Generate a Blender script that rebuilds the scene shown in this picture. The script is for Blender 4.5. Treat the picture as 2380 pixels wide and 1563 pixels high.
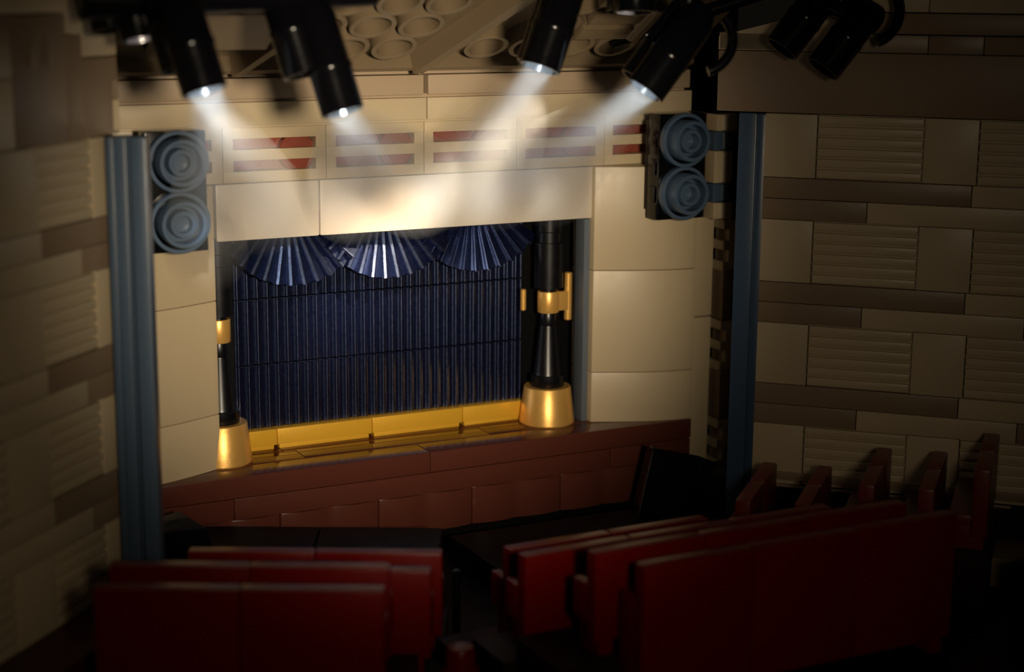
import bpy, bmesh, math
from mathutils import Vector, Matrix
PI = math.pi
S = 0.1                       # one stud of the toy theatre = 0.1 scene units
C45 = math.sqrt(.5)
for o in list(bpy.data.objects): bpy.data.objects.remove(o)
sc = bpy.context.scene
COL = sc.collection

# ------------------------------------------------------------------ camera
F_PX = 3950.49
CAM = Vector((-9.5359, -29.8947, 3.76))
yaw, pitch, roll = 0.47213, -0.20925, 0.00819
cy, sy, cp, sp = math.cos(yaw), math.sin(yaw), math.cos(pitch), math.sin(pitch)
fwd = Vector((sy*cp, cy*cp, sp)); rgt = Vector((cy, -sy, 0)); up = rgt.cross(fwd)
rgt2 = math.cos(roll)*rgt + math.sin(roll)*up
up2 = -math.sin(roll)*rgt + math.cos(roll)*up
cd = bpy.data.cameras.new('camera'); cam = bpy.data.objects.new('camera', cd); COL.objects.link(cam)
m = Matrix((rgt2, up2, -fwd)).transposed().to_4x4(); m.translation = CAM*S
cam.matrix_world = m
cd.sensor_width = 36; cd.sensor_fit = 'HORIZONTAL'; cd.lens = F_PX/2380*36
cd.clip_start = .05; cd.clip_end = 50
cd.dof.use_dof = True; cd.dof.focus_distance = 32.5*S; cd.dof.aperture_fstop = 1.6
sc.camera = cam
vs = sc.view_settings
vs.view_transform = 'Standard'; vs.look = 'None'; vs.gamma = 1; vs.exposure = 0; vs.use_curve_mapping = False

# ------------------------------------------------------------------ world and lights
w = bpy.data.worlds.new('world'); sc.world = w; w.use_nodes = True
w.node_tree.nodes['Background'].inputs[0].default_value = (.9, .75, .55, 1)
w.node_tree.nodes['Background'].inputs[1].default_value = .004

def aim(o, p, q):
    p = Vector(p)*S; q = Vector(q)*S
    o.location = p
    o.rotation_euler = (q-p).to_track_quat('-Z', 'Y').to_euler()
def spot(name, p, q, power, color, half_deg, blend, radius):
    l = bpy.data.lights.new(name, 'SPOT'); l.energy = power; l.color = color
    l.spot_size = math.radians(2*half_deg); l.spot_blend = blend; l.shadow_soft_size = radius*S
    o = bpy.data.objects.new(name, l); COL.objects.link(o); aim(o, p, q); return o
# warm lamp of the photographer beside the camera, thrown at the stage
spot('front_of_house_lamp', (-5.6, -31.5, 3.9), (3.0, 0, -1.0), 360, (1, .84, .62), 13.5, 1, 1.1)
# added weak, broad fill spot that lifts the side walls and benches
spot('hall_fill_spot', (-5.2, -31.6, 4.3), (3.6, -2, -3), 24, (1, .83, .58), 27, 1, 1.5)
# stage lamps: each barrel of B, C, D and F throws its own beam (lamp, target, power, half angle, colour)
BEAM = (.78, .91, 1.0); WARM = (1, .84, .62)
LAMPS = {
 'E': ((5.71, -4.54, 3.15), (5.76, -4.44, 3.9)), 'A': ((-3.05, -5.28, 2.80), (-3.12, -5.1, 3.5)),
 'B': ((-2.42, -6.37, 2.11), (-2.62, -6.10, 3.06)), 'C': ((-.16, -5.9, 1.72), (-.40, -5.53, 2.95)),
 'D': ((3.71, -4.88, 2.26), (4.15, -4.81, 3.37)), 'F': ((5.22, -5.73, 1.91), (5.95, -5.87, 2.9))}
BEAMS = [('B', (-.6, 0, -1.4), 10, 4, BEAM), ('B', (.6, 0, -.55), 8, 5, BEAM), ('C', (3.7, 0, -.3), 15, 6, BEAM), ('C', (2.3, 0, -.4), 10, 6, BEAM),
         ('D', (4.0, 0, -.4), 20, 6.5, BEAM), ('D', (5.3, 0, -.3), 9, 6, BEAM), ('F', (5.1, 0, -.4), 20, 6, BEAM), ('F', (6.4, 0, -.4), 14, 6, BEAM)]
for k, tgt, pw, half, col_ in BEAMS+[('E', (3.0, 0, -1.35), 130, 9, WARM), ('A', (2.6, 0, -1.4), 100, 7, WARM), ('B', (1.6, 0, -1.8), 24, 7, BEAM)]:  # warm spots at E and A are added to brighten the lintel pool
    a, b = LAMPS[k]; a = Vector(a); b = Vector(b)
    l = bpy.data.lights.new('stage_beam_and_pool_fill', 'AREA'); l.shape = 'DISK'; l.size = .5*S; l.energy = pw*.0035; l.color = col_; l.spread = math.radians(2*half)
    o = bpy.data.objects.new('stage_beam_and_pool_fill', l); COL.objects.link(o); aim(o, a-(a-b).normalized()*.10, tgt)

# ------------------------------------------------------------------ materials
def mat(name, rgb, rough=.3, metal=0., spec=.5, coat=0., bump=0., bscale=40):
    m = bpy.data.materials.new(name); m.use_nodes = True; nt = m.node_tree; b = nt.nodes['Principled BSDF']
    b.inputs['Base Color'].default_value = (*rgb, 1); b.inputs['Roughness'].default_value = rough
    b.inputs['Metallic'].default_value = metal; b.inputs['Specular IOR Level'].default_value = spec
    b.inputs['Coat Weight'].default_value = coat
    tc = nt.nodes.new('ShaderNodeTexCoord'); n = nt.nodes.new('ShaderNodeTexNoise'); n.inputs['Scale'].default_value = bscale
    nt.links.new(tc.outputs['Object'], n.inputs['Vector'])
    mr = nt.nodes.new('ShaderNodeMapRange'); mr.inputs[3].default_value = max(.02, rough-.05); mr.inputs[4].default_value = rough+.06
    nt.links.new(n.outputs['Fac'], mr.inputs[0]); nt.links.new(mr.outputs[0], b.inputs['Roughness'])
    if bump:
        bp = nt.nodes.new('ShaderNodeBump'); bp.inputs['Strength'].default_value = bump; bp.inputs['Distance'].default_value = .002
        nt.links.new(n.outputs['Fac'], bp.inputs['Height']); nt.links.new(bp.outputs[0], b.inputs['Normal'])
    return m
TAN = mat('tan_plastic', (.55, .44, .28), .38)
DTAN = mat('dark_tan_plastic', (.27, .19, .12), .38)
CTAN = mat('ceiling_dimmed_tan_plastic', (.20, .145, .085), .3)  # tan darkened so the ceiling's dimmer light sits in the colour
WHT = mat('lintel_cream_plastic', (.62, .55, .46), .38)
SBL = mat('sand_blue_plastic', (.065, .105, .17), .32)
GRY = mat('bluish_grey_plastic', (.12, .14, .17), .35)
BLK = mat('black_plastic', (.003, .003, .004), .16, spec=.35)
BLM = mat('black_satin_plastic', (.003, .003, .0045), .4, spec=.2)
NAVY = mat('curtain_navy_plastic', (.0003, .0007, .011), .28, spec=1., bump=.05, bscale=120)
NAVY.node_tree.nodes['Principled BSDF'].inputs['IOR'].default_value = 2.05
NAVY.node_tree.nodes['Principled BSDF'].inputs['Specular Tint'].default_value = (.5, .62, 1, 1)
BLC = mat('column_black_plastic', (.003, .003, .005), .32)
RBR = mat('reddish_brown_plastic', (.10, .028, .018), .2)
RBD = mat('terracotta_plastic', (.26, .06, .035), .32)
STG = mat('stage_floor_tile', (.11, .03, .012), .12)
GOLD = mat('gold_strip_plastic', (.82, .45, .035), .38, metal=.25, bump=.1, bscale=150)
PGLD = mat('pearl_gold_plastic', (.88, .50, .13), .36, metal=.55, bump=.08, bscale=120)
RED = mat('dark_red_plastic', (.12, .0010, .0003), .3, spec=.25)
REDW = mat('side_bench_red_plastic', (.14, .012, .006), .35)
FLR = mat('dark_floor_plastic', (.010, .0012, .001), .55, spec=.15)
FBL = mat('black_floor_plastic', (.002, .002, .002), .5, spec=.15)
FTN = mat('aisle_tan_plastic', (.2, .13, .06), .4)

# ------------------------------------------------------------------ mesh helpers
class G:
    def __init__(s): s.bm = bmesh.new(); s.mi = 0
    def _fin(s, vs0, fs0, M=None):
        vs = [v for v in s.bm.verts if v.index == -1 or v not in vs0] if False else None
    def _add(s, bm, M=None, mi=0):
        if M is not None: bm.transform(M)
        for f in bm.faces: f.material_index = mi
        me = bpy.data.meshes.new('t'); bm.to_mesh(me); bm.free()
        s.bm.from_mesh(me); bpy.data.meshes.remove(me)
    def box(s, x0, x1, y0, y1, z0, z1, bev=.015, mi=0, M=None):
        b = bmesh.new(); bmesh.ops.create_cube(b, size=1)
        x0, x1 = min(x0, x1), max(x0, x1); y0, y1 = min(y0, y1), max(y0, y1); z0, z1 = min(z0, z1), max(z0, z1)
        for v in b.verts:
            v.co = Vector((x0+(x1-x0)*(v.co.x+.5), y0+(y1-y0)*(v.co.y+.5), z0+(z1-z0)*(v.co.z+.5)))
        if bev: bmesh.ops.bevel(b, geom=b.edges[:], offset=min(bev, (x1-x0)*.4, (y1-y0)*.4, (z1-z0)*.4), segments=2, affect='EDGES', profile=.6)
        s._add(b, M, mi); return s
    def prism(s, poly, z0, z1, bev=.012, mi=0, M=None):          # poly in xy, extruded in z
        b = bmesh.new(); a = [b.verts.new((x, y, z0)) for x, y in poly]; c = [b.verts.new((x, y, z1)) for x, y in poly]
        n = len(poly); b.faces.new(a[::-1]); b.faces.new(c)
        for i in range(n): b.faces.new((a[i], a[(i+1) % n], c[(i+1) % n], c[i]))
        bmesh.ops.recalc_face_normals(b, faces=b.faces[:])
        if bev:
            es = [e for e in b.edges if e.calc_face_angle(0) > .5]
            bmesh.ops.bevel(b, geom=es, offset=bev, segments=2, affect='EDGES', profile=.6)
        s._add(b, M, mi); return s
    def lathe(s, prof, seg=40, mi=0, M=None):                     # prof: (r, h) along +z
        b = bmesh.new(); rings = []
        for r, h in prof:
            if r < 1e-6: rings.append([b.verts.new((0, 0, h))])
            else: rings.append([b.verts.new((r*math.cos(2*PI*k/seg), r*math.sin(2*PI*k/seg), h)) for k in range(seg)])
        for A, B in zip(rings, rings[1:]):
            for k in range(seg):
                k2 = (k+1) % seg
                if len(A) == 1 and len(B) == 1: continue
                if len(A) == 1: b.faces.new((A[0], B[k], B[k2]))
                elif len(B) == 1: b.faces.new((A[k], A[k2], B[0]))
                else: b.faces.new((A[k], A[k2], B[k2], B[k]))
        bmesh.ops.recalc_face_normals(b, faces=b.faces[:])
        s._add(b, M, mi); return s
    def cyl(s, p0, p1, r0, r1=None, seg=28, bev=.02, mi=0):
        p0 = Vector(p0); p1 = Vector(p1); r1 = r0 if r1 is None else r1; L = (p1-p0).length
        q = (p1-p0).to_track_quat('Z', 'Y').to_matrix().to_4x4(); q.translation = p0
        c = min(bev, L*.2, r0*.5, r1*.5)
        return s.lathe([(0, 0), (r0-c, 0), (r0, c), (r1, L-c), (r1-c, L), (0, L)], seg, mi, q)
    def mesh(s, verts, faces, mi=0, M=None):
        b = bmesh.new(); vv = [b.verts.new(v) for v in verts]
        for f in faces: b.faces.new([vv[i] for i in f])
        bmesh.ops.recalc_face_normals(b, faces=b.faces[:]); s._add(b, M, mi); return s

def obj(name, g, mats, parent=None, origin=None):
    """link g as one mesh; coordinates are world studs unless the parent works in local ones"""
    bm = g.bm
    off = origin if origin is not None else (parent.get('_o') if parent is not None and parent.get('_o') is not None else (0, 0, 0))
    off = Vector(off)
    for v in bm.verts: v.co = (v.co-off)*S
    me = bpy.data.meshes.new(name); bm.to_mesh(me); bm.free()
    me.polygons.foreach_set('use_smooth', [True]*len(me.polygons)); me.set_sharp_from_angle(angle=math.radians(35))
    for m_ in (mats if isinstance(mats, (list, tuple)) else [mats]): me.materials.append(m_)
    o = bpy.data.objects.new(name, me); COL.objects.link(o)
    if parent is not None: o.parent = parent
    elif origin is not None: o.location = off*S
    return o
def tag(o, label=None, cat=None, group=None, kind=None):
    if label: o['label'] = label
    if cat: o['category'] = cat
    if group: o['group'] = group
    if kind: o['kind'] = kind
    return o
def thing(name, label, cat, loc=(0, 0, 0), rotz=0, group=None, local=False):
    o = bpy.data.objects.new(name, None); COL.objects.link(o); o.empty_display_size = .02
    o.location = Vector(loc)*S; o.rotation_euler = (0, 0, rotz)
    o['_o'] = (0., 0., 0.) if local else tuple(float(v) for v in loc)
    return tag(o, label, cat, group)
def struct(name, g, mats, label):
    return tag(obj(name, g, mats), label, name.split('_')[0], kind='structure')
def dup(root, loc, rotz, label=None, group=None):
    r = root.copy(); COL.objects.link(r); r.location = Vector(loc)*S; r.rotation_euler = (0, 0, rotz)
    if label: r['label'] = label
    if group: r['group'] = group
    for ch in list(root.children):
        c = ch.copy(); COL.objects.link(c); c.parent = r
        for g_ in ch.children:
            d = g_.copy(); COL.objects.link(d); d.parent = c
    return r

FZ = -5.33                     # stage floor level
# ------------------------------------------------------------------ side walls
def wall_frame(ox, e, n):
    M = Matrix.Identity(4); M.col[0][:3] = (e[0], e[1], 0); M.col[1][:3] = (n[0], n[1], 0); M.col[2][:3] = (0, 0, 1)
    M.translation = (ox, 0, 0); return M
MR = wall_frame(6.52, (C45, -C45), (-C45, -C45))
ML = wall_frame(.58, (-C45, -C45), (C45, -C45))
def brick(g, M, s0, s1, z0, z1, mi, out=0.):
    g.box(s0+.006, s1-.006, -.9, out, z0+.005, z1-.005, .018, mi, M)
def ridged(g, M, s0, s1, z0, z1, mi):
    g.box(s0+.006, s1-.006, -.9, -.07, z0+.005, z1-.005, 0, mi, M)
    n = 6; h = (z1-z0)/n
    for k in range(n):
        g.box(s0+.012, s1-.012, -.1, -.006, z0+k*h+.02, z0+(k+1)*h-.02, .035, mi, M)
# right wall: 0 tan, 1 dark tan, 2 black
g = G()
for k in range(4):
    z = 1.23-2.03*k; t = z; b_ = z-1.22
    if k < 3: pat = [(4.3, 5.3, 0), (5.3, 7.28, 'r'), (7.28, 8.27, 0), (8.27, 10.27, 'r'), (10.27, 11.27, 0), (11.27, 13.3, 'r'), (13.3, 16, 0)]
    else: pat = [(4.3, 5.3, 0), (5.3, 7.28, 'r'), (7.28, 8.27, 0), (8.27, 10.27, 'r'), (10.27, 16, 0)]
    for a, b, ty in pat:
        if ty == 'r': ridged(g, MR, a, b, b_, t, 0)
        else: brick(g, MR, a, b, b_, t, 0)
    if k < 3:
        brick(g, MR, 4.3, 8.2, b_-.405, b_, 1); brick(g, MR, 8.2, 12.2, b_-.405, b_, 0); brick(g, MR, 12.2, 16, b_-.405, b_, 1)
        brick(g, MR, 4.3, 6.3, b_-.81, b_-.405, 1); brick(g, MR, 6.3, 9.3, b_-.81, b_-.405, 0); brick(g, MR, 9.3, 13.2, b_-.81, b_-.405, 1); brick(g, MR, 13.2, 16, b_-.81, b_-.405, 0)
brick(g, MR, 4.3, 9.3, -6.15, -6.08, 1); brick(g, MR, 4.3, 16, -5.99, -5.81, 1, .04)
brick(g, MR, 3.2, 16, -7.6, -6.0, 2, -.02)
brick(g, MR, 3.36, 16, 1.24, 2.40, 1, .03)
brick(g, MR, 3.36, 7.26, 2.40, 2.74, 1); brick(g, MR, 7.26, 8.25, 2.40, 2.74, 1); brick(g, MR, 8.25, 16, 2.40, 2.74, 1)
brick(g, MR, 5.6, 10.5, 2.75, 3.14, 1); brick(g, MR, 10.5, 16, 2.75, 3.14, 0)
brick(g, MR, 5.6, 7.24, 3.15, 4.3, 0); brick(g, MR, 7.24, 16, 3.15, 4.3, 0)
g.mesh([(3.36, 0, 2.41), (5.6, 0, 2.41), (5.6, 0, 3.25), (3.36, 0, 2.66), (3.36, -.9, 2.41), (5.6, -.9, 2.41), (5.6, -.9, 3.25), (3.36, -.9, 2.66)],
       [(0, 1, 2, 3), (4, 5, 6, 7), (0, 1, 5, 4), (1, 2, 6, 5), (2, 3, 7, 6), (3, 0, 4, 7)], 0, MR)
struct('wall_right', g, [TAN, DTAN, FBL], 'tan and brown brick side wall with ridged bricks, right of the stage')
# left wall
g = G()
for k in range(4):
    z = 1.3-2.03*k; t = z; b_ = z-1.22
    for a, b, ty in [(5.38, 5.82, 0), (5.82, 7.28, 'r'), (7.28, 8.3, 0), (8.3, 10.3, 'r'), (10.3, 11.3, 0), (11.3, 13.3, 'r'), (13.3, 16, 0)]:
        if ty == 'r': ridged(g, ML, a, b, b_, t, 0)
        else: brick(g, ML, a, b, b_, t, 0)
    brick(g, ML, 5.38, 7.24, b_-.405, b_, 1); brick(g, ML, 7.24, 12, b_-.405, b_, 0); brick(g, ML, 12, 16, b_-.405, b_, 1)
    brick(g, ML, 5.38, 6.2, b_-.81, b_-.405, 1); brick(g, ML, 6.2, 9.2, b_-.81, b_-.405, 0); brick(g, ML, 9.2, 16, b_-.81, b_-.405, 0)
for s0, s1, z0, z1, mi in [(4.98, 5.95, 1.31, 2.5, 1), (4.98, 5.95, 2.51, 4.4, 0), (5.95, 6.38, 1.31, 2.85, 1), (5.95, 6.38, 2.86, 4.4, 0),
                           (6.38, 7.75, 1.31, 3.17, 1), (7.75, 16, 2.3, 3.17, 1), (7.75, 16, 1.31, 2.29, 0), (6.38, 16, 3.18, 4.4, 0)]:
    brick(g, ML, s0, s1, z0, z1, mi)
for s_ in (6.86, 7.3): g.box(s_-.06, s_+.06, -.02, .05, 2.42, 2.78, .01, 1, ML)
struct('wall_left', g, [TAN, DTAN], 'blurred tan and brown brick side wall, left of the stage')
g = G()
g.box(-4.7, -2.96, -3.64, -3.0, 1.36, 1.84, .03, 0); g.box(-4.7, -2.96, -3.64, -3.0, 1.85, 2.15, .03, 1)
struct('trim_1', g, [TAN, DTAN], 'two-tone square ledge where the left wall meets the arch')

# ------------------------------------------------------------------ front wall above and behind the grilles
g = G()
g.box(-4.6, 3.81, -.1, 1.2, 1.05, 1.47, .02, 0); g.box(3.83, 9.8, -.1, 1.2, 1.05, 1.47, .02, 0)
g.box(-4.6, 9.8, 0.0, 1.2, 1.0, 1.06, .01, 0)
g.box(-4.6, 3.77, -.07, 1.2, 1.52, 1.9, .03, 1); g.box(3.86, 9.77, -.07, 1.2, 1.52, 1.9, .03, 1)
g.box(-4.6, 9.7, .05, 1.2, 1.46, 1.54, 0, 1); g.box(-4.6, 9.77, .3, 1.2, 1.88, 3.8, 0, 1)
g.box(9.6, 10.19, -.5, .9, -7.3, -3.24, .03, 0); g.box(9.6, 10.19, -.5, .9, -3.22, -1.12, .03, 0); g.box(9.62, 10.19, -.1, .9, -1.1, 1.0, .02, 0)
g.box(-4.6, -2.5, .1, .9, -7.3, 1.0, .02, 0)
struct('wall_front', g, [TAN, mat('shaded_upper_strip_plastic', (.43, .32, .21), .38)], 'tan stage-end wall carrying the strips above the red grilles')  # second colour is tan darkened to stand for the strip's shading
g = G(); g.box(-2.3, 10.6, 1.3, 1.5, -7.4, 1.4, 0); g.box(9.9, 11.6, .95, 1.25, -7.4, 3.6, 0)
g.box(-.38, .32, .92, 1.25, FZ, 0, 0); g.box(6.35, 7.55, .95, 1.25, FZ, 0, 0)
struct('trim_2', g, [FBL], 'black backing behind the stage and the right-hand corner gap')
# lintel
g = G(); g.box(-.37, 1.635, -.04, .7, -1.07, -.01, .05)
struct('trim_3', g, [WHT], 'short left piece of the cream lintel over the stage opening')
g = G(); g.box(1.65, 7.56, -.04, .7, -1.07, -.01, .05)
struct('trim_4', g, [WHT], 'long right piece of the cream lintel over the stage opening')

# ------------------------------------------------------------------ grilles with terracotta studs behind
def make_grille():
    t = thing('wall_grille', 'x', 'grille', (0, 0, 0), local=True)
    g = G()
    for k in range(3): g.box(.006, 1.994, 0, .38, .4*k, .4*k+.2, .008)
    for a, b in ((.006, .2), (1.8, 1.994)): g.box(a, b, .012, .37, .15, .85, 0)
    obj('grille_frame', g, TAN, t)
    g = G(); g.box(.1, 1.9, .36, .5, .1, .9, 0); obj('backing', g, RBD, t)
    for x, h in ((.55, .1), (1.5, .2)):
        g = G(); g.cyl((x, .38, .5), (x, .38-h, .5), .36, seg=36)
        if h > .15: g.cyl((x, .38-h+.02, .5), (x, .38-h-.012, .5), .30, seg=36, bev=.008)
        obj('stud', g, RBD, t)
    return t
gn = ['terracotta-studded grille half hidden by the left speaker', 'first fully visible grille, counted from the left speaker', 'second grille from the left speaker, left of the strip joint',
      'grille just right of the joint in the strips above', 'grille above the right half of the lintel', 'terracotta-studded grille running behind the right speaker']
gr0 = make_grille()
for i in range(6):
    o = gr0 if i == 0 else dup(gr0, (0, 0, 0), 0)
    o.location = Vector((-2.2+2*i, 0, 0))*S; o['label'] = gn[i]; o['group'] = 'slotted grilles above the lintel'

# ------------------------------------------------------------------ pillars
def pillar(x_in, x_out, label):
    t = thing('stage_pillar', label, 'pillar', ((x_in+x_out)/2, -.2, FZ), group='curved pillars beside the stage')
    sgn = 1 if x_out > x_in else -1
    n = 16; front = [(x_in+(x_out-x_in)*k/n, -.16-.62*math.sin(PI/2*k/n)**1.05) for k in range(n+1)]
    poly = front+[(x_out, .7), (x_in, .7)]
    if sgn < 0: poly = poly[::-1]
    for z0, z1 in ((FZ, -4.275), (-4.265, -2.135), (-2.125, -.005)):
        g = G(); g.prism(poly, z0, z1, .022); obj('pillar_block', g, TAN, t)
    return t
pillar(-.45, -2.45, 'curved tan pillar left of the stage opening, under the left speaker')
pillar(7.5, 9.58, 'curved tan pillar right of the stage opening, under the right speaker')
g = G(); g.box(7.36, 7.49, -.02, .36, FZ, -1.08, .02)
tag(obj('jamb_panel', g, GRY), 'narrow bluish-grey panel lining the right side of the opening', 'panel')

# ------------------------------------------------------------------ stage
t = thing('stage_platform', 'reddish-brown stage platform with glossy tiled top and rounded front', 'stage', (3.55, -.3, -7.2))
def slab(nm, x0, x1, y0, y1, z0, z1, m_, bev=.02):
    g = G(); g.box(x0, x1, y0, y1, z0, z1, bev); return obj(nm, g, m_, t)
slab('base', -2.45, 9.55, -.5, .9, -7.2, -6.0, FBL, 0)
for x0, x1 in ((-2.45, 3.545), (3.555, 9.56)): slab('edge_slab', x0, x1, -.82, -.16, -5.74, FZ, RBR, .025)
for x0, x1 in ((-2.45, -.415), (-.405, 7.61), (7.62, 9.56)): slab('lower_slab', x0, x1, -.80, -.1, -6.17, -5.755, RBR, .025)
for x0, x1 in ((-.9, 1.24), (1.25, 5.19), (5.2, 8.6)): slab('floor_tile', x0, x1-.006, -.155, .46, -5.7, FZ, STG, .012)
for x0, x1 in ((-.9, 1.0), (1.01, 4.94), (4.95, 8.6)): slab('floor_tile', x0, x1-.006, .465, 1.2, -5.7, FZ, STG, .012)
for xa, xb, nb in ((-2.45, -1.5, 1), (-1.5, .5, 2), (.5, 2.5, 2), (2.5, 4.5, 2), (4.5, 6.5, 2), (6.5, 8.5, 2), (8.5, 9.55, 1)):      # pieces with swelling fronts, one bulge per stud
    g = G(); n = 12*nb; pl = []
    for j in range(n+1):
        x = xa+.008+(xb-xa-.016)*j/n; ph = (j/12) % 1
        pl.append((x, -.72-(.07*math.sin(PI*ph) if ph > 0 else 0)))
    pl += [(xb-.008, -.3), (xa+.008, -.3)]
    g.prism(pl, -6.95, -6.185, .02)
    obj('curved_panel', g, RBR, t)

# gold strip at the foot of the curtain
gl = ['short piece of gold strip beside the left gold cone', 'gold strip tile left of the centre joint', 'gold strip tile right of the centre joint', 'gold strip piece ending behind the right gold cone']
for i, (x0, x1) in enumerate(((-.2, .945), (.955, 2.935), (2.95, 4.935), (4.95, 6.4))):
    g = G(); g.box(x0, x1, .65, .98, FZ+.09, -4.92, .018); g.box(x0+.05, x1-.05, .70, .97, FZ+.002, FZ+.1, .005)
    tag(obj('gold_strip', g, GOLD, origin=((x0+x1)/2, .8, FZ)), gl[i], 'tile', 'gold strip tiles under the curtain')

# ------------------------------------------------------------------ curtain
t = thing('stage_curtain', 'dark navy pleated stage curtain between the two columns', 'curtain', (3.3, .9, -4.92))
for r_ in range(4):
    z1 = -1.05-1.29*r_+.0; z1 = (-1.06, -2.355, -3.65)[r_] if r_ < 3 else None
    if z1 is None: break
    z0 = (-2.345, -3.64, -4.915)[r_]
    for x0, x1 in ((.2, 1.0), (1.0, 3.0), (3.0, 5.0), (5.0, 6.35)):
        g = G(); g.box(x0+.004, x1-.004, .86, 1.2, z0+.006, z1-.012, 0)
        n = max(1, round((x1-x0)/.2)); wd = (x1-x0)/n
        for k in range(n):
            xa = x0+k*wd+.03; xb = x0+(k+1)*wd-.03; r_c = .03
            pts = [(xa, .88)]+[(xa+r_c-r_c*math.cos(1.9*j/6), .79+r_c-r_c*math.sin(1.9*j/6)) for j in range(7)]+[(xb-.012, .835), (xb, .85), (xb, .88)]
            g.prism(pts, z0+.012, z1-.02, 0)
            xm = x0+(k+1)*wd-.004; rr = .020
            g.prism([(xm-rr*math.cos(PI*j/6), .862-2*rr*math.sin(PI*j/6)) for j in range(7)], z0+.012, z1-.02, 0)
        obj('curtain_panel', g, NAVY, t)
def swag(cx, label):
    t = thing('curtain_swag', label, 'curtain', (cx, .6, -2.05), group='pleated swags hanging over the curtain')
    R0, R1 = .25, 1.62; cz = -.44; A = math.radians(54); n = 11
    def P(a, r, dy): return (cx+r*math.sin(a), .70-.30*(r-R0)/(R1-R0)-dy*(r/R1), cz-r*math.cos(a)*(1 if r < R1 else 1))
    vs = []; fs = []
    for k in range(n):
        a0 = -A+2*A*k/n; a1 = -A+2*A*(k+1)/n
        for fr_, dy in ((0, -.06), (.03, .05), (.05, .085), (.075, .10), (.10, .104), (.13, .099), (.17, .09), (.97, -.06)):
            a = a0+(a1-a0)*fr_
            for r in (R0, .9, R1):
                rr = r if r < R1 else R1-.015*abs(math.sin(n*PI*(a-a0)))
                vs.append(P(a, rr, dy))
    m_ = n*8
    for i in range(m_-1):
        for j in range(2): fs.append((i*3+j, (i+1)*3+j, (i+1)*3+j+1, i*3+j+1))
    g = G(); g.mesh(vs, fs); bm = g.bm
    bmesh.ops.solidify(bm, geom=bm.faces[:], thickness=.05)
    obj('pleated_fan', g, NAVY, t)
swag(1.28, 'pleated navy swag at the left column, widest of the three')
swag(3.22, 'pleated navy swag in the middle of the curtain')
swag(5.18, 'pleated navy swag nearest the right column')

# ------------------------------------------------------------------ columns
def column(cx, cy_, side, label):
    t = thing('stage_column', label, 'column', (cx, cy_, FZ), group='black and gold columns flanking the curtain')
    M = Matrix.Translation((cx, cy_, 0))
    def L(nm, prof, m_): g = G(); g.lathe(prof, 44, 0, M); return obj(nm, g, m_, t)
    L('gold_base', [(0, FZ), (.555, FZ), (.575, FZ+.03), (.49, -4.57), (.475, -4.55), (0, -4.55)], PGLD)
    L('shaft', [(0, -4.55), (.34, -4.55), (.35, -4.53), (.35, -4.31), (.34, -4.30), (.295, -4.30), (.28, -4.25), (.185, -3.3), (.18, -3.27), (.165, -3.26), (.17, -3.24), (.17, -3.02), (.16, -3.0),
                (.16, -2.5), (.3, -2.48), (.3, -1.55), (.26, -1.54), (.26, -1.33), (.28, -1.31), (.28, -1.0), (0, -1.0)], BLC)
    g = G(); g.lathe([(.17, -3.0), (.215, -3.0), (.225, -2.98), (.225, -2.58), (.215, -2.56), (.17, -2.56)], 36, 0, M)
    g.box(cx, cx+side*.42, cy_-.1, cy_+.02, -2.98, -2.58, .02)
    g.cyl((cx+side*.45, cy_-.02, -3.2), (cx+side*.45, cy_-.02, -2.2), .08)
    obj('gold_clip', g, PGLD, t)
column(6.70, .28, 1, 'black column on a gold cone at the right side of the stage')
column(-.28, .30, -1, 'black column on a gold cone, half hidden by the left pillar')
g = G(); g.cyl((6.3, .62, -3.0), (6.3, .62, -2.55), .06)
tag(obj('gold_pin', g, PGLD), 'small upright gold pin beside the right column clip', 'pin')

# ------------------------------------------------------------------ loudspeakers
def make_speaker():
    t = thing('wall_speaker', 'x', 'speaker', local=True)          # local origin: bottom centre of the front face
    g = G(); g.box(-.53, .53, 0, .42, 0, 2.1, .02)
    for z in (.5, 1.05, 1.6): g.box(-.56, -.53, .1, .34, z-.16, z+.16, .02)
    obj('cabinet', g, BLK, t)
    prof = [(0, .0), (.515, 0), (.54, .02), (.54, .15), (.525, .17), (.475, .17), (.465, .16), (.46, .0), (.41, .0), (.405, .40), (.395, .42), (.335, .42), (.325, .41), (.325, .12), (.25, .12), (.24, .16),
            (.235, .345), (.225, .36), (.155, .36), (.15, .35), (.15, .16), (0, .16)]
    for z in (.53, 1.585):
        M = Matrix.Translation((0, -.0, z)) @ Matrix.Rotation(PI/2, 4, 'X')
        g = G(); g.lathe(prof, 56, 0, M); obj('speaker_cone', g, SBL, t)
    return t
sp = make_speaker(); sp.location = Vector((8.86, -1.25, -1.0))*S; sp['label'] = 'black speaker with two sand-blue cones, hung beside the hinge'
sp['group'] = 'two-cone speakers at the stage corners'
dup(sp, (-1.42, -1.25, -1.0), 0, 'black speaker with two sand-blue cones, hung beside the ribbed left post')
# brackets that hold the speakers on the pillars
g = G(); g.box(8.4, 9.3, -.84, -.6, -.85, .95, .01)
tag(obj('speaker_bracket', g, BLM), 'black bracket behind the right speaker', 'bracket')
g = G(); g.box(-1.95, -1.0, -.84, -.5, -.85, .95, .01)
tag(obj('speaker_bracket', g, BLM), 'black bracket behind the left speaker', 'bracket')

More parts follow.
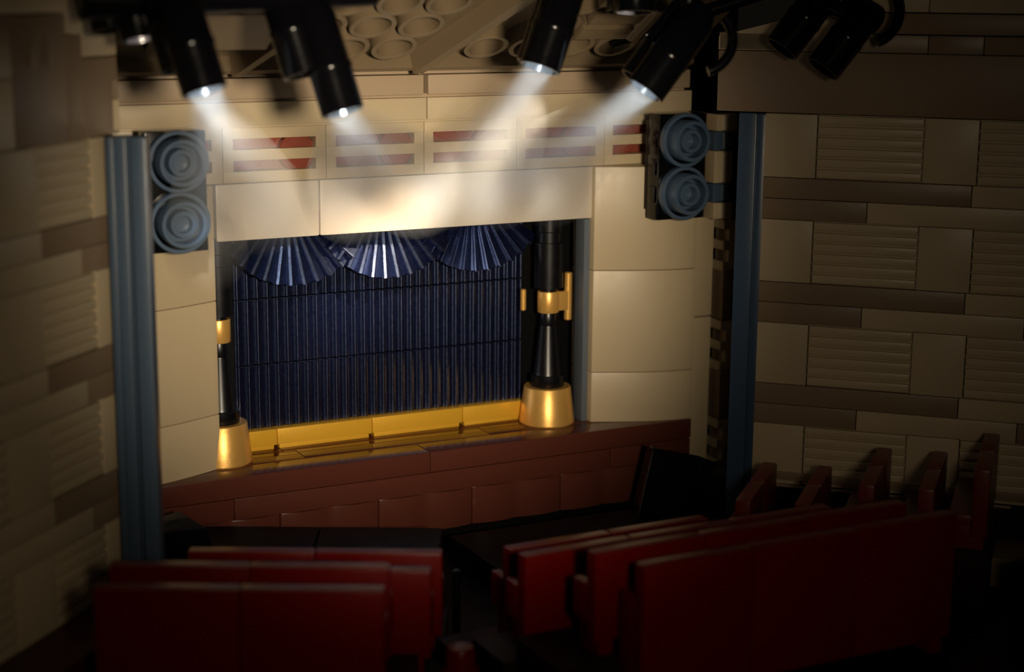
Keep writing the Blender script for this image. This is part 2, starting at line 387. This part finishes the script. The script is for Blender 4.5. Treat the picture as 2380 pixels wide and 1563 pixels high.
# ------------------------------------------------------------------ blue posts
t = thing('corner_post', 'smooth dark blue post in front of the right wall', 'post', (9.3, -2.9, -6.1))
g = G(); g.box(3.81, 4.15, -.2, .06, -6.9, 1.22, .02, 0, MR); g.box(4.12, 4.33, -.2, .0, -6.9, 1.22, .06, 0, MR)
obj('post_face', g, mat('post_blue_plastic', (.05, .085, .15), .32), t)
t = thing('corner_post', 'ribbed sand-blue post at the edge of the left wall', 'post', (-2.9, -4.0, -6.6))
fr = Matrix.Identity(4); rx = Vector((.89, -.455, 0)).normalized(); ry = Vector((.455, .89, 0)).normalized()
fr.col[0][:3] = rx; fr.col[1][:3] = ry; fr.translation = (-2.95, -4.03, 0)
g = G(); g.box(-.33, -.21, -.12, .3, -6.9, 1.3, .03, 0, fr); g.box(-.22, -.03, -.05, .3, -6.9, 1.3, .03, 0, fr)
g.box(.03, .28, -.05, .3, -6.9, 1.3, .04, 0, fr); g.box(-.1, .1, .08, .3, -6.9, 1.3, 0, 0, fr)
obj('post_face', g, mat('left_post_blue_plastic', (.055, .085, .13), .35), t)

# hinge and toothed column in the right-hand corner
t = thing('hinge', 'vertical tan and blue barrel hinge beside the right speaker', 'hinge', (10.17, -.7, -1.1))
for z0, z1, r_, m_ in ((.69, 1.03, .27, TAN), (.29, .68, .17, SBL), (-.38, .28, .20, TAN), (-.77, -.39, .17, SBL), (-1.12, -.78, .23, TAN)):
    g = G(); g.cyl((10.2, -.72, z0), (10.2, -.72, z1), r_, bev=.03)
    if r_ > .15: g.box(9.9, 10.2, -.72-r_*.7, -.5, z0, z1, .03)
    obj('hinge_barrel', g, m_, t)
g = G(); zz = -1.17
for k in range(6):
    z1 = -1.17-1.07*k; z0 = z1-1.055
    if k % 2 == 0:
        g.box(10.40, 10.56, -.75, -.25, z0, z1, .01, 0)
        for j in range(3): a = z1-.16-.43*j*1.0; g.box(10.27, 10.42, -.75, -.25, a-.03 if 0 else z1-.44*j-.2, z1-.44*j, .02, 0)
    else: g.box(10.29, 10.54, -.75, -.25, z0, z1, .03, 1)
tag(obj('toothed_column', g, [TAN, DTAN]), 'tan notched brick ends stacked beside the right blue post', 'column')
g = G(); g.box(10.75, 11.6, -.9, -.5, -7, 1.1, 0); g.box(10.25, 11.3, -.2, .0, -7, 1.1, 0)  # black boxes added to keep the corner gap dark
struct('trim_12', g, [FBL], 'black filler added for the dark corner gap behind the toothed bricks')

# ------------------------------------------------------------------ sloping ceiling with open tubes
t30 = math.radians(30)
MC = Matrix.Identity(4); MC.col[0][:3] = (1, 0, 0); MC.col[1][:3] = (0, -math.cos(t30), math.sin(t30)); MC.col[2][:3] = (0, -math.sin(t30), -math.cos(t30))
MC.translation = (0, -.15, 1.98+.32)
# local: x, v (up the slope towards the hall), h (out of the underside); plate underside at h=0
g = G(); g.box(-2.2, 9.7, -.1, 5.2, -.3, 0, .0, 0, MC)
g.box(-2.2, 9.7, -.12, .02, -.2, .3, .02, 0, MC)
def tube(x, v, hh=.34, r=.43):
    g.lathe([(r, 0), (r, hh-.015), (r-.015, hh), (r-.085, hh), (r-.10, hh-.015), (r-.10, 0)], 36, 0, MC @ Matrix.Translation((x, v, 0)))
for j in range(0, 5):
    for i in range(-6, 7):
        x = 2.75+.93*i+.22*j; v = .85+.83*j
        u_ = 3.55+(.43)*v                        # diagonal beam position
        if abs(x-u_) < .62: continue
        if x < .9 or x > 7.4: continue
        tube(x, v)
g.mesh([(3.42, 0, 0), (3.62, 0, 0), (4.9, 3.2, 0), (4.62, 3.2, 0), (3.42, 0, .42), (3.62, 0, .42), (4.9, 3.2, .42), (4.62, 3.2, .42)],
       [(0, 1, 2, 3), (4, 5, 6, 7), (0, 1, 5, 4), (1, 2, 6, 5), (2, 3, 7, 6), (3, 0, 4, 7)], 0, MC)
g.mesh([(-.1, 0, 0), (.05, 0, 0), (.75, 1.5, 0), (.55, 1.5, 0), (-.1, 0, .42), (.05, 0, .42), (.75, 1.5, .42), (.55, 1.5, .42)],
       [(0, 1, 2, 3), (4, 5, 6, 7), (0, 1, 5, 4), (1, 2, 6, 5), (2, 3, 7, 6), (3, 0, 4, 7)], 0, MC)
tube(-1.05, .45, .2, .34)
g.mesh([(-1.9, .75, .0), (-.1, .75, .0), (.1, 1.4, .6), (-2.0, 1.4, .6), (-1.9, .72, 0), (-.1, .72, 0), (.1, 2.6, .6), (-2.0, 2.6, .6)],
       [(0, 1, 2, 3), (3, 2, 6, 7)], 0, MC)
# louvre slabs at the right end of the ceiling
for k, (x, v) in enumerate(((7.0, 1.5), (7.0, 2.1), (6.9, 2.75))): g.box(x-.75, x+.35, v-.22, v+.2, .1, .42, .02, 0, MC)
g.cyl(MC @ Vector((7.5, 1.3, .3)), MC @ Vector((7.5, 2.5, .3)), .2)
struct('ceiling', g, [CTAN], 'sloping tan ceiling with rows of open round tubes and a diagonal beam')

# ------------------------------------------------------------------ stage lamps: black twin-barrel spotlights
def lamp(mouth, tail, label, r=.33, sep=(.62, 0, 0), both=True, knob=True):
    a = Vector(mouth); b = Vector(tail); d = (a-b).normalized(); s_ = Vector(sep)
    t = thing('stage_spotlight', label, 'spotlight', tuple(b), group='black twin-barrel stage lamps')
    L = (a-b).length
    def barrel(off, back):
        g = G(); q = (-d).to_track_quat('Z', 'Y').to_matrix().to_4x4(); q.translation = a+off
        l = L+back
        g.lathe([(0, .22), (r-.05, .22), (r-.05, 0), (r-.01, 0), (r, .015), (r*1.0, .62), (r*1.04, .64), (r*1.04, .72), (r, .74), (r*.97, l*.85), (r*.62, l), (0, l)], 40, 0, q)
        obj('barrel', g, BLK, t)
    barrel(Vector((0, 0, 0)), .45)
    if both: barrel(s_, .45)
    mid = b+s_*.5
    g = G(); g.cyl(b+s_*-.1-d*.1, b+s_*1.1-d*.1, .2)
    obj('bridge', g, BLK, t)
    if knob:
        g = G(); g.cyl(mid-d*.1, mid-d*.1+Vector((0, 0, 1.5)), .14); obj('mounting_pin', g, BLM, t)
    return t
lamp((-3.05, -5.28, 2.80), (-3.12, -5.1, 3.5), 'short black twin-barrel lamp at the far left, beside the left wall', .26, (-.34, .3, .12))
lamp((-2.42, -6.37, 2.11), (-2.62, -6.10, 3.06), 'black lamp whose beam falls straight down on the left pillar', .335, (-.14, .55, .3))
lamp((-.16, -5.9, 1.72), (-.40, -5.53, 2.95), 'large black twin-barrel lamp hanging lowest, left of centre', .33, (-.46, .35, .55))
lamp((3.71, -4.88, 2.26), (4.15, -4.81, 3.37), 'black lamp hanging in front of the ceiling tubes', .345, (.22, .55, 0.02))
lamp((5.71, -4.54, 3.15), (5.76, -4.44, 3.9), 'black lamp only just showing at the top edge', .36, (.2, .6, 0))
lf = lamp((5.22, -5.73, 1.91), (5.95, -5.87, 2.9), 'shiny black lamp with a curved arm, beaming down left from the right', .34, (.2, .55, .12))
lg = lamp((9.10, -4.11, 2.48), (9.72, -4.25, 3.29), 'black lamp with two bare barrels in front of the right wall', .33, (.46, -.65, -.34))
# curved arms
def arc(name, c, ax, ay, r0, a0, a1, th, label):
    g = G(); c = Vector(c); ax = Vector(ax); ay = Vector(ay); n = 18; pts = [c+ax*(r0*math.cos(a0+(a1-a0)*k/n))+ay*(r0*math.sin(a0+(a1-a0)*k/n)) for k in range(n+1)]
    for p, q in zip(pts, pts[1:]): g.cyl(p, q, th, seg=14, bev=.001)
    return g
VR = Vector(rgt2); VU = Vector(up2)
g = arc('a', (6.15, -5.9, 2.75), VR, VU, .55, math.radians(-75), math.radians(40), .09, '')
obj('curved_arm', g, BLK, lf)
g = arc('a', (10.35, -4.9, 3.2), VR, VU, .62, math.radians(-70), math.radians(70), .10, ''); g.cyl((10.0, -4.9, 3.25), (10.55, -4.9, 3.0), .3)
obj('hook_arm', g, BLK, lg)
# rails the lamps hang from
def rail(p, q, r_, label):
    g = G(); g.cyl(p, q, r_, bev=.03); tag(obj('lighting_rail', g, BLM), label, 'rail', 'black rails carrying the lamps')
rail((-3.9, -5.3, 3.42), (.6, -5.3, 3.62), .34, 'thick black rail over the left-hand lamps')
rail((3.2, -4.6, 4.1), (10.8, -4.6, 4.1), .3, 'black rail over the right-hand lamps')
g = G(); g.cyl((7.4, -.9, 2.5), (9.9, -3.0, 3.6), .13, bev=.02)
tag(obj('diagonal_brace', g, BLM), 'thin black brace slanting up from the right corner', 'brace')

# ------------------------------------------------------------------ floor and tiers
g = G(); g.box(-14, 18, -14, 1.3, -7.6, -7.3, 0)
struct('floor', g, [FBL], 'black floor of the hall')
LR = -0.4707                                       # rotation of the left block of benches
def rot2(x, y, a, o=(0, 0)): return (o[0]+x*math.cos(a)-y*math.sin(a), o[1]+x*math.sin(a)+y*math.cos(a))
LO = (-1.0, -.7)
ML2 = Matrix.Rotation(LR, 4, 'Z'); ML2.translation = (LO[0], LO[1], 0)
g = G()
for x0, x1 in ((0, 2.17), (2.19, 4.42)): g.box(x0, x1, -2.0, 0, -7.3, -6.2, .06, 0, ML2)
g.box(.1, 4.6, -3.3, -2.0, -7.3, -6.95, .02, 0, ML2)
struct('trim_5', g, [FBL], 'black riser in front of the left-hand benches')
g = G(); g.box(3.6, 9.2, -4.9, -1.6, -7.3, -6.8, .02); g.box(3.2, 9.4, -5.8, -4.9, -7.3, -6.97, .02)
struct('trim_6', g, [FBL], 'black riser between the stage and the right-hand benches')
g = G(); g.box(-1.0, 4.3, -9.8, -5.86, -7.3, -6.25, .02, 0, ML2); g.box(-.2, 4.3, -5.85, -4.9, -7.3, -6.6, .02, 0, ML2); g.box(.1, 4.3, -4.9, -3.31, -7.3, -6.87, .02, 0, ML2)
struct('trim_7', g, [FLR], 'dark red tier under the left-hand benches')
g = G(); g.box(1.4, 9.0, -6.75, -5.81, -7.3, -6.95, .02); g.box(1.6, 8.2, -7.9, -6.76, -7.3, -6.65, .02); g.box(1.8, 9.4, -9.28, -7.91, -7.3, -6.25, .02); g.box(1.8, 9.4, -14, -9.29, -7.3, -6.95, .02)
struct('trim_8', g, [FLR], 'dark red tier under the right-hand benches')
g = G(); g.box(4.3, 16, .0, 1.2, -7.3, -6.75, .01, 0, MR)
struct('trim_9', g, [FTN], 'dim tan strip of floor along the right wall')
g = G(); g.box(5.4, 16, .02, 1.0, -7.3, -5.95, .02, 0, ML)
struct('trim_10', g, [mat('red_ledge_plastic', (.05, .003, .0015), .5, spec=.2)], 'dark red ledge at the foot of the left wall')

# ------------------------------------------------------------------ benches
def make_bench(wd, m_, h=1.65, pieces=2, arm=True):
    t = thing('theatre_bench', 'x', 'bench', local=True)             # origin: left rear foot; +x along, +y towards the stage
    g = G()
    for k in range(pieces): g.box(wd*k/pieces+.004, wd*(k+1)/pieces-.004, 0, .28, .25, h, .045)
    obj('backrest', g, m_, t)
    g = G(); g.box(.1, wd-.1, .26, .70, .42, .62, .04); obj('seat', g, m_, t)
    for x in (.12, wd-.36):
        g = G(); g.box(x, x+.24, .05, .66, 0, .43, .02); obj('leg', g, m_, t)
    if arm:
        for x in (0, wd-.16):
            g = G(); g.box(x, x+.16, .24, .68, .5, h-.55, .03); obj('armrest', g, m_, t)
    return t
bl = make_bench(4.05, RED)
def place(o, loc, rz, label, group): o.location = Vector(loc)*S; o.rotation_euler = (0, 0, rz); o['label'] = label; o['group'] = group
GL = 'benches of the left-hand block'; H = 1.65
place(bl, (-4.56, -7.43, -4.6-H), LR, 'large dark red bench back at bottom left, nearest of its block', GL)
dup(bl, (-4.13, -6.6, -4.6-H), LR, 'second bench of the left block, just showing over the nearest one', GL)
dup(bl, (-3.25, -6.1, -4.95-H), LR, 'third bench of the left block, behind the second', GL)
dup(bl, (-2.45, -4.75, -5.22-H), LR, 'furthest bench of the left block, nearest the stage', GL)
GR = 'benches of the right-hand block'
br = make_bench(5.85, RED, pieces=3)
bt = make_bench(5.85, RED, h=2.35, pieces=3)
place(bt, (2.80, -10.0, -4.6-2.35), 0, 'wide dark red bench at bottom right, nearest of its block', GR)
place(br, (2.45, -9.2, -4.6-H), 0, 'second bench of the right block, directly before the nearest one', GR)
dup(br, (1.98, -7.85, -5.0-H), 0, 'third bench of the right block, before the short one', GR)
bs = make_bench(3.83, RED)
place(bs, (2.30, -6.7, -5.3-H), 0, 'short red bench nearest the stage in the right block', GR)
# benches by the right wall, seen end-on
GW = 'benches along the right wall'
bw = make_bench(2.65, REDW, h=1.5, arm=False)
aw = math.radians(44)
wl = ['first bench along the right wall, nearest the blue post', 'second bench along the right wall from the blue post', 'middle bench along the right wall, third from the blue post',
      'fourth bench along the right wall from the blue post', 'tallest bench along the right wall, furthest from the stage']
for i, (x, y, z) in enumerate(((7.5, -5.95, -5.4), (8.32, -6.6, -5.4), (9.25, -7.2, -5.0), (10.05, -7.85, -5.0), (10.8, -8.4, -4.6))):
    o = bw if i == 0 else dup(bw, (x, y, z-1.5), aw)
    place(o, (x, y, z-1.5), aw, wl[i], GW)
g = G()
for i, (x, y, z) in enumerate(((7.5, -5.95, -6.9), (8.32, -6.6, -6.9), (9.25, -7.2, -6.5), (10.05, -7.85, -6.5), (10.8, -8.4, -6.1))):
    Mw = Matrix.Rotation(aw, 4, 'Z'); Mw.translation = (x, y, 0); g.box(-.1, 2.75, -.05, 1.05, -7.3, z, .01, 0, Mw)
g.box(11.0, 16, -14, -8.9, -7.3, -6.1, 0)
struct('trim_11', g, [FLR], 'stepped dark red tier along the right wall')

# ------------------------------------------------------------------ black wedges at the stage corners and the small red dome
def wedge(label, verts, faces):
    g = G(); g.mesh(verts, faces); bmesh.ops.bevel(g.bm, geom=g.bm.edges[:], offset=.02, segments=1, affect='EDGES')
    tag(obj('stage_wedge', g, BLK), label, 'wedge', 'black wedges at the stage corners')
wf = [(0, 1, 2, 3), (4, 5, 6, 7), (0, 1, 5, 4), (1, 2, 6, 5), (2, 3, 7, 6), (3, 0, 4, 7)]
wedge('black wedge at the right end of the stage front', [(7.2, -2.4, -7.3), (9.6, -2.4, -7.3), (10.1, -1.4, -7.3), (7.7, -1.4, -7.3), (7.9, -2.0, -5.46), (8.8, -2.3, -5.66), (10.05, -1.8, -6.25), (8.0, -1.6, -5.5)], wf)
wedge('black wedge at the left end of the stage front', [(-2.5, -2.5, -7.3), (-1.0, -2.4, -7.3), (-1.0, -1.4, -7.3), (-2.6, -1.4, -7.3), (-2.3, -2.2, -5.72), (-1.3, -2.1, -5.8), (-1.7, -1.7, -5.52), (-2.2, -1.7, -5.62)], wf)
M = Matrix.Translation((.95, -7.7, 0))
g = G(); g.lathe([(0, -7.3), (.3, -7.3), (.3, -6.7), (.24, -6.65), (.24, -6.45), (.2, -6.34), (0, -6.28)], 32, 0, M)
tag(obj('dome_knob', g, RED), 'small rounded red knob on the floor between the bench blocks', 'knob')
g = G(); g.cyl((2.2, -4.9, -7.3), (2.2, -4.9, -6.2), .07)
tag(obj('aisle_post', g, BLK), 'thin black post with faint glints in the centre aisle', 'post')

# ------------------------------------------------------------------ haze in the beams
hz = bpy.data.materials.new('stage_haze'); hz.use_nodes = True; nt = hz.node_tree; nt.nodes.clear()
out = nt.nodes.new('ShaderNodeOutputMaterial'); vsn = nt.nodes.new('ShaderNodeVolumeScatter')
vsn.inputs['Color'].default_value = (.92, .97, 1, 1); vsn.inputs['Density'].default_value = 1.15; vsn.inputs['Anisotropy'].default_value = .0
nt.links.new(vsn.outputs[0], out.inputs['Volume'])
HL = ['falling straight down the left pillar', 'slanting from the left lamp to the left end of the lintel', 'slanting right from the lowest lamp', 'steep below the lowest lamp',
      'slanting left from the lamp before the ceiling tubes', 'steep below the lamp before the ceiling tubes', 'long slant from the shiny right-hand lamp', 'lower slant from the shiny right-hand lamp']
for (k, tgt, pw, half, col_), hl in zip(BEAMS, HL):
    a, b = LAMPS[k]; a = Vector(a); b = Vector(b); st = a+(a-b).normalized()*.03; d = Vector(tgt)-st; L = d.length
    en = st+d*((-.15-st.y)/d.y)*.97; L = (en-st).length; g = G()
    g.cyl(st, en, .27, .27+L*math.tan(math.radians(half+.3)), seg=32, bev=.001)
    tag(obj('haze_beam', g, hz), 'pale shaft of lit haze '+hl, 'light beam', 'hazy beams under the stage lamps', kind='stuff')
for o in bpy.data.objects:
    if '_o' in o.keys(): del o['_o']
